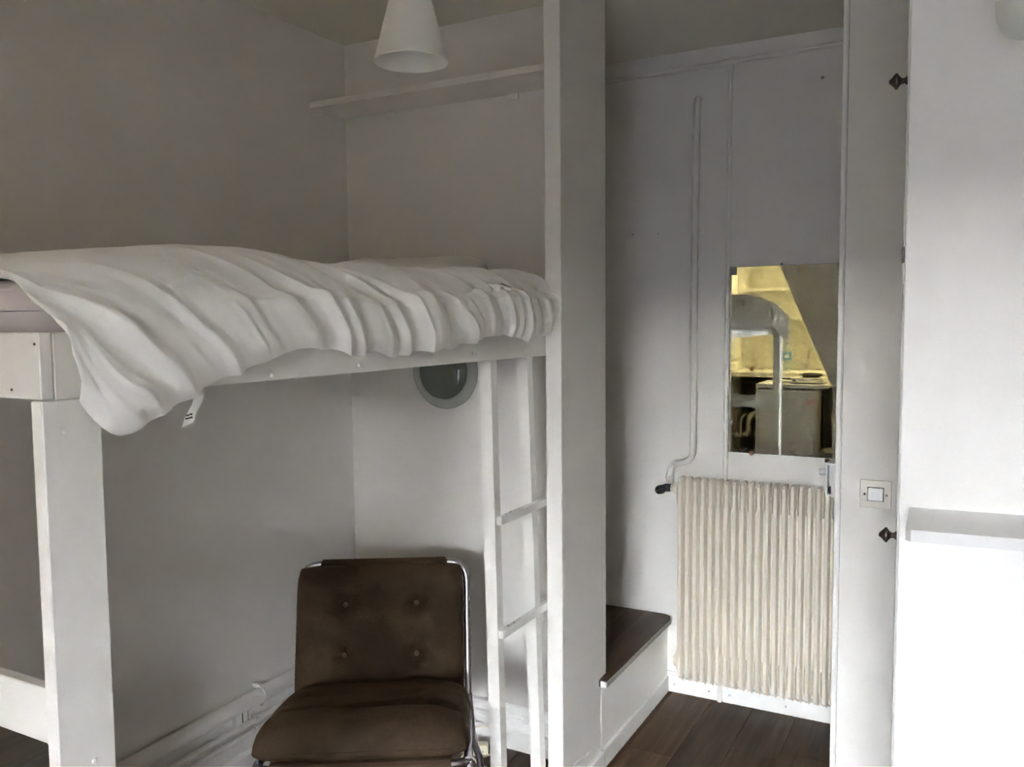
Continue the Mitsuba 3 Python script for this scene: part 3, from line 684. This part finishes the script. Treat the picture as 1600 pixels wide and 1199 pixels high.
# power block with cream flex on the floor
pb = thing('power_strip', 'cream multi-socket block on the floor behind the ladder', 'power strip')
put('body', xf(bx(-.026, .026, -.02, .02, 0, .036, .004), move(-1.425, 2.385, 0) @ rotz(28)), CREAM, pb)
put('socket', xf(cat_(*[lathe([(0, .0006), (.0022, .0006), (.0022, 0)], 8, '-y', (a, -.0202, .018)) for a in (-.008, .008)]), move(-1.425, 2.385, 0) @ rotz(28)), BLACK, pb)
for i, (pts, lab) in enumerate((
        ([(-1.415, 2.36, .02), (-1.36, 2.30, .005), (-1.27, 2.27, .004), (-1.20, 2.33, .02), (-1.13, 2.36, .008), (-1.10, 2.42, .005)], 'cream flex running right along the floor from the socket block'),
        ([(-1.44, 2.37, .03), (-1.47, 2.33, .07), (-1.435, 2.35, .10), (-1.39, 2.38, .105), (-1.35, 2.41, .06), (-1.38, 2.40, .01), (-1.41, 2.33, .005), (-1.34, 2.31, .004), (-1.31, 2.35, .004)], 'cream flex looping up over the socket block'),
        ([(-1.445, 2.365, .02), (-1.44, 2.29, .03), (-1.42, 2.24, .004), (-1.36, 2.24, .004), (-1.33, 2.28, .006), (-1.40, 2.31, .02), (-1.46, 2.30, .05), (-1.49, 2.32, .03), (-1.485, 2.36, .004)], 'tangled cream flex in front of the socket block'))):
    put('flex', tube(smooth_path(pts, 8), .0034, 8), CREAM, label=lab, cat='cable', smooth=60)

# ------------------------------------------------------------------ kitchen corner, seen in the mirror
kt = 'wall_kitchen'
put('grout', bx(XL + .001, -.69, YK, YK + .003, .955, 1.44, 0), GROUT, kt)
put('grout', bx(XL, XL + .003, YK + .003, -1.25, .955, 1.44, 0), GROUT, 'wall_left')
ts = .097
for r in range(5):
    z = .957 + r * ts
    for c in range(10):
        x = XL + .012 + c * ts
        put('tile', bx(x + .0012, x + ts - .0012, YK + .001, YK + .009, z + .0012, z + ts - .0012, .0012), TILE[(r * 7 + c * 3) % 2], kt)
    for c in range(9):
        y = YK + .014 + c * ts
        put('tile', bx(XL + .001, XL + .009, y + .0012, y + ts - .0012, z + .0012, z + ts - .0012, .0012), TILE[(r * 5 + c) % 2], 'wall_left')
kc = thing('sink_counter', 'white kitchen counter along the tiled wall seen in the mirror', 'counter')
put('worktop', bx(XL + .01, -1.0, YK + .01, -1.66, .905, .955, .006), KITCHEN_WHITE, kc)
put('back_panel', bx(XL + .01, -1.0, YK + .03, YK + .05, .02, .90, 0), DARKIN, kc)
put('support', bx(-1.02, -1.0, YK + .05, -1.68, 0, .905, .001), KITCHEN_WHITE, kc)
fg = thing('small_fridge', 'low grey-white fridge under a white slab seen in the mirror', 'fridge')
FX0, FX1, FY = -1.645, -1.165, -1.2
put('body', bx(FX0, FX1, -1.63, FY - .045, .03, .835, .004), FRIDGE, fg)
put('door', bx(FX0 + .002, FX1 - .002, FY - .042, FY, .05, .808, .006), FRIDGE, fg)
put('handle', cat_(bx(-1.375, -1.215, FY + .001, FY + .016, .762, .786, .004)), PLASTIC, fg)
put('top_strip', bx(FX0, FX1, FY - .03, FY - .002, .813, .833, .002), KITCHEN_WHITE, fg)
for x in (FX0 + .02, FX1 - .06):
    put('foot', bx(x, x + .04, -1.3, -1.25, 0, .03, .002), BLACK, fg)
put('red_tag', xf(bx(-1.245, -1.170, FY + .001, FY + .003, .722, .752, .0005), rot(-24, [0, 1, 0], [-1.21, FY, .737])), RED, fg, label='red sticker on the fridge door')
sl = thing('slab_top', 'white board lying on the fridge seen in the mirror', 'board')
put('board', bx(-1.665, -1.080, -1.64, FY + .02, .852, .885, .003), KITCHEN_WHITE, sl)
put('support', bx(-1.665, -1.650, -1.6, FY + .01, 0, .852, .002), KITCHEN_WHITE, sl)
put('support', cat_(bx(-1.645, -1.6, -1.5, -1.4, .835, .852, 0), bx(-1.23, -1.19, -1.5, -1.4, .835, .852, 0)), BLACK, sl)
hb = thing('hotplate', 'white single hotplate with a dark burner on the fridge board', 'hotplate')
put('body', trimesh.convex.convex_hull([(x, y, .895) for x in (-1.40, -1.12) for y in (-1.53, -1.24)] + [(x, y, .935) for x in (-1.385, -1.135) for y in (-1.52, -1.255)]), KITCHEN_WHITE, hb)
put('burner', lathe([(0, .968), (.075, .968), (.088, .962), (.092, .950), (.075, .942), (.05, .936), (0, .936)], 32, 'z', (-1.245, -1.40, 0)), BLACK, hb, smooth=40)
put('knob', lathe([(0, .012), (.012, .011), (.014, 0)], 16, 'y', (-1.36, -1.247, .915)), BLACK, hb)
for x in (-1.39, -1.14):
    put('foot', bx(x - .008, x + .008, -1.5, -1.27, .885, .895, 0), BLACK, hb)
tw_ = thing('folded_cloth', 'folded grey cloth lying on the fridge board in the mirror', 'cloth')
for i, z in enumerate((.8855, .898)):
    put('fold', xf(bx(-.065, .065, -.06, .06, z, z + .012, .005), move(-1.475 + .006 * i, -1.33, 0) @ rotz(8 + 5 * i)), FRIDGE, tw_)
bo = thing('water_bottle', 'clear plastic bottle with a blue label on the kitchen counter in the mirror', 'bottle')
bc_ = (-1.545, -1.90)
put('body', lathe([(0, .956), (.034, .956), (.038, .962), (.038, 1.01), (.036, 1.02), (.038, 1.03), (.038, 1.12), (.034, 1.15), (.020, 1.178), (.0135, 1.188), (.0135, 1.20)], 28, 'z', (*bc_, 0)), BOTTLE, bo, smooth=40)
put('label_wrap', lathe([(.0388, 1.055), (.0392, 1.056), (.0392, 1.128), (.0388, 1.129)], 28, 'z', (*bc_, 0)), BLUE, bo, smooth=40, label='blue label')
put('label_emblem', xf(lathe([(0, .002), (.017, .001), (.019, 0)], 20, 'y', (0, .0388, 1.092)), move(*bc_, 0) @ rotz(-8)), TILE[0], bo, label='pale round mark')
put('cap', lathe([(0, 1.224), (.014, 1.224), (.0155, 1.220), (.0155, 1.203), (0, 1.203)], 20, 'z', (*bc_, 0)), BLUE, bo, smooth=40, label='blue cap')
fa = thing('sink_tap', 'chrome gooseneck tap with lever on the kitchen counter in the mirror', 'tap')
fx, fy = -1.375, -2.02
put('spout', tube(np.vstack([[[fx, fy, .955], [fx, fy, 1.18]], [[fx + .01 - .0 + .05 * (1 - math.cos(a)) * .6, fy + .055 * (1 - math.cos(a)), 1.18 + .075 * math.sin(a)] for a in np.linspace(.1, math.pi * .98, 14)]]), .0105, 12), CHROME, fa, smooth=50)
put('base', lathe([(0, .955), (.028, .955), (.028, .97), (.020, .985), (.020, 1.02), (0, 1.02)], 20, 'z', (fx - .03, fy, 0)), CHROME, fa, smooth=40)
put('lever', tube([(fx - .03, fy, 1.02), (fx - .045, fy + .01, 1.06), (fx - .10, fy + .06, 1.10)], [.014, .011, .007], 10), CHROME, fa, smooth=40)
br_ = thing('dish_brush', 'small brown and steel brush lying on the kitchen counter in the mirror', 'brush')
put('head', xf(lathe([(0, 0), (.018, 0), (.020, .02), (.016, .035), (0, .035)], 14), move(-1.86, -1.80, .976) @ rot(90, [0, 1, 0])), RUST, br_, smooth=40)
put('handle', tube([(-1.83, -1.80, .975), (-1.76, -1.805, .972), (-1.73, -1.806, .963)], .007, 8), STEEL, br_, smooth=40)
# shelves over the tiles
for i, (z0, z1, y1, lab) in enumerate(((1.434, 1.458, YK + .20, 'lower white kitchen shelf over the tiles in the mirror'), (1.700, 1.722, YK + .24, 'upper white kitchen shelf in the mirror'), (1.93, 1.955, YK + .26, 'topmost white kitchen shelf in the mirror'))):
    s_ = thing('kitchen_shelf', lab, 'shelf')
    put('board', bx(XL + (.055 if i else .002), -.9, YK + .003, y1, z0, z1, .002), KITCHEN_WHITE, s_)
    put('bracket', bx(-1.0, -.98, YK + .003, y1 - .02, z0 - .05, z0, .001), KITCHEN_WHITE, s_)
put('corner_board', bx(XL + .010, XL + .050, YK + .011, YK + .05, .956, 1.434, .002), KITCHEN_WHITE, label='white upright board in the tiled kitchen corner', cat='board')
put('shelf_upright', bx(XL + .003, XL + .05, YK + .003, YK + .22, 1.46, 1.96, .002), KITCHEN_WHITE, label='white upright at the left end of the kitchen shelves', cat='board')
dp = thing('drain_pipe', 'white bent drain pipe under the kitchen counter in the mirror', 'pipe')
put('tube', tube(fillet([(-1.80, -1.95, .70), (-1.80, -1.90, .56), (-1.865, -1.80, .53), (-1.865, -1.80, .36), (-1.94, -1.80, .345), (-2.0, -1.80, .345)], .05, 8), .024, 14), KITCHEN_WHITE, dp, smooth=50)
put('branch', tube(fillet([(-1.865, -1.78, .345), (-1.935, -1.78, .36), (-1.935, -1.78, .50), (-1.90, -1.80, .55)], .03, 6), .010, 10), KITCHEN_WHITE, dp, smooth=50)
put('floor_drop', tube([(-1.95, -1.80, .345), (-1.95, -1.80, 0)], .012, 10), GREYBIN, dp)
bn = thing('waste_bin', 'grey lidded bin right of the fridge in the mirror', 'bin')
put('body', lathe([(0, 0), (.095, 0), (.108, .30), (0, .30)], 28, 'z', (-1.03, -1.27, 0)), GREYBIN, bn, smooth=40)
put('lid', lathe([(0, .352), (.05, .350), (.095, .338), (.112, .322), (.112, .302), (0, .302)], 28, 'z', (-1.03, -1.27, 0)), GREYBIN, bn, smooth=40)
dc = thing('dark_cupboard', 'dark cupboard right of the fridge in the mirror', 'cupboard')
put('body', bx(-1.155, -.70, -1.64, -1.44, .0, .848, .003), DARKIN, dc)
put('door', bx(-1.150, -.71, -1.439, -1.425, .03, .83, .002), DARKIN, dc)
rg = thing('brass_tray', 'round brass-rimmed tray on the dark cupboard, cut off by the mirror edge', 'tray')
put('rim', lathe([(.098, 0), (.112, .004), (.120, .014), (.116, .022), (.104, .020), (.098, .012), (.098, 0)], 40, 'y', (-.965, -1.424, .60)), BRASS, rg, smooth=40)
put('disc', lathe([(0, .006), (.099, .006), (.099, 0), (0, 0)], 40, 'y', (-.965, -1.424, .60)), paint('tray_disc', (.45, .36, .22), .35), rg)
# the kitchen's ceiling lamp
kl = thing('kitchen_lamp', 'round kitchen ceiling lamp', 'lamp')
kx, ky = -1.05, -1.72
put('globe', xf(trimesh.creation.icosphere(3, .07), move(kx, ky, 2.30)), KITCHEN_WHITE, kl, smooth=True, emitter={'type': 'area', 'radiance': rgb(LAMP * 1.0, LAMP * .86, LAMP * .50)})
put('rose', lathe([(0, 2.36), (.05, 2.365), (.055, ZC), (0, ZC)], 24, 'z', (kx, ky, 0)), PLASTIC, kl)
# the courtyard front opposite the window
put('wall_courtyard', cat_(bx(-14, 14, -13, -12, -12, 2.4, 0)), paint('courtyard', (.10, .097, .092), .9), kind='structure', label='pale courtyard front opposite the window')
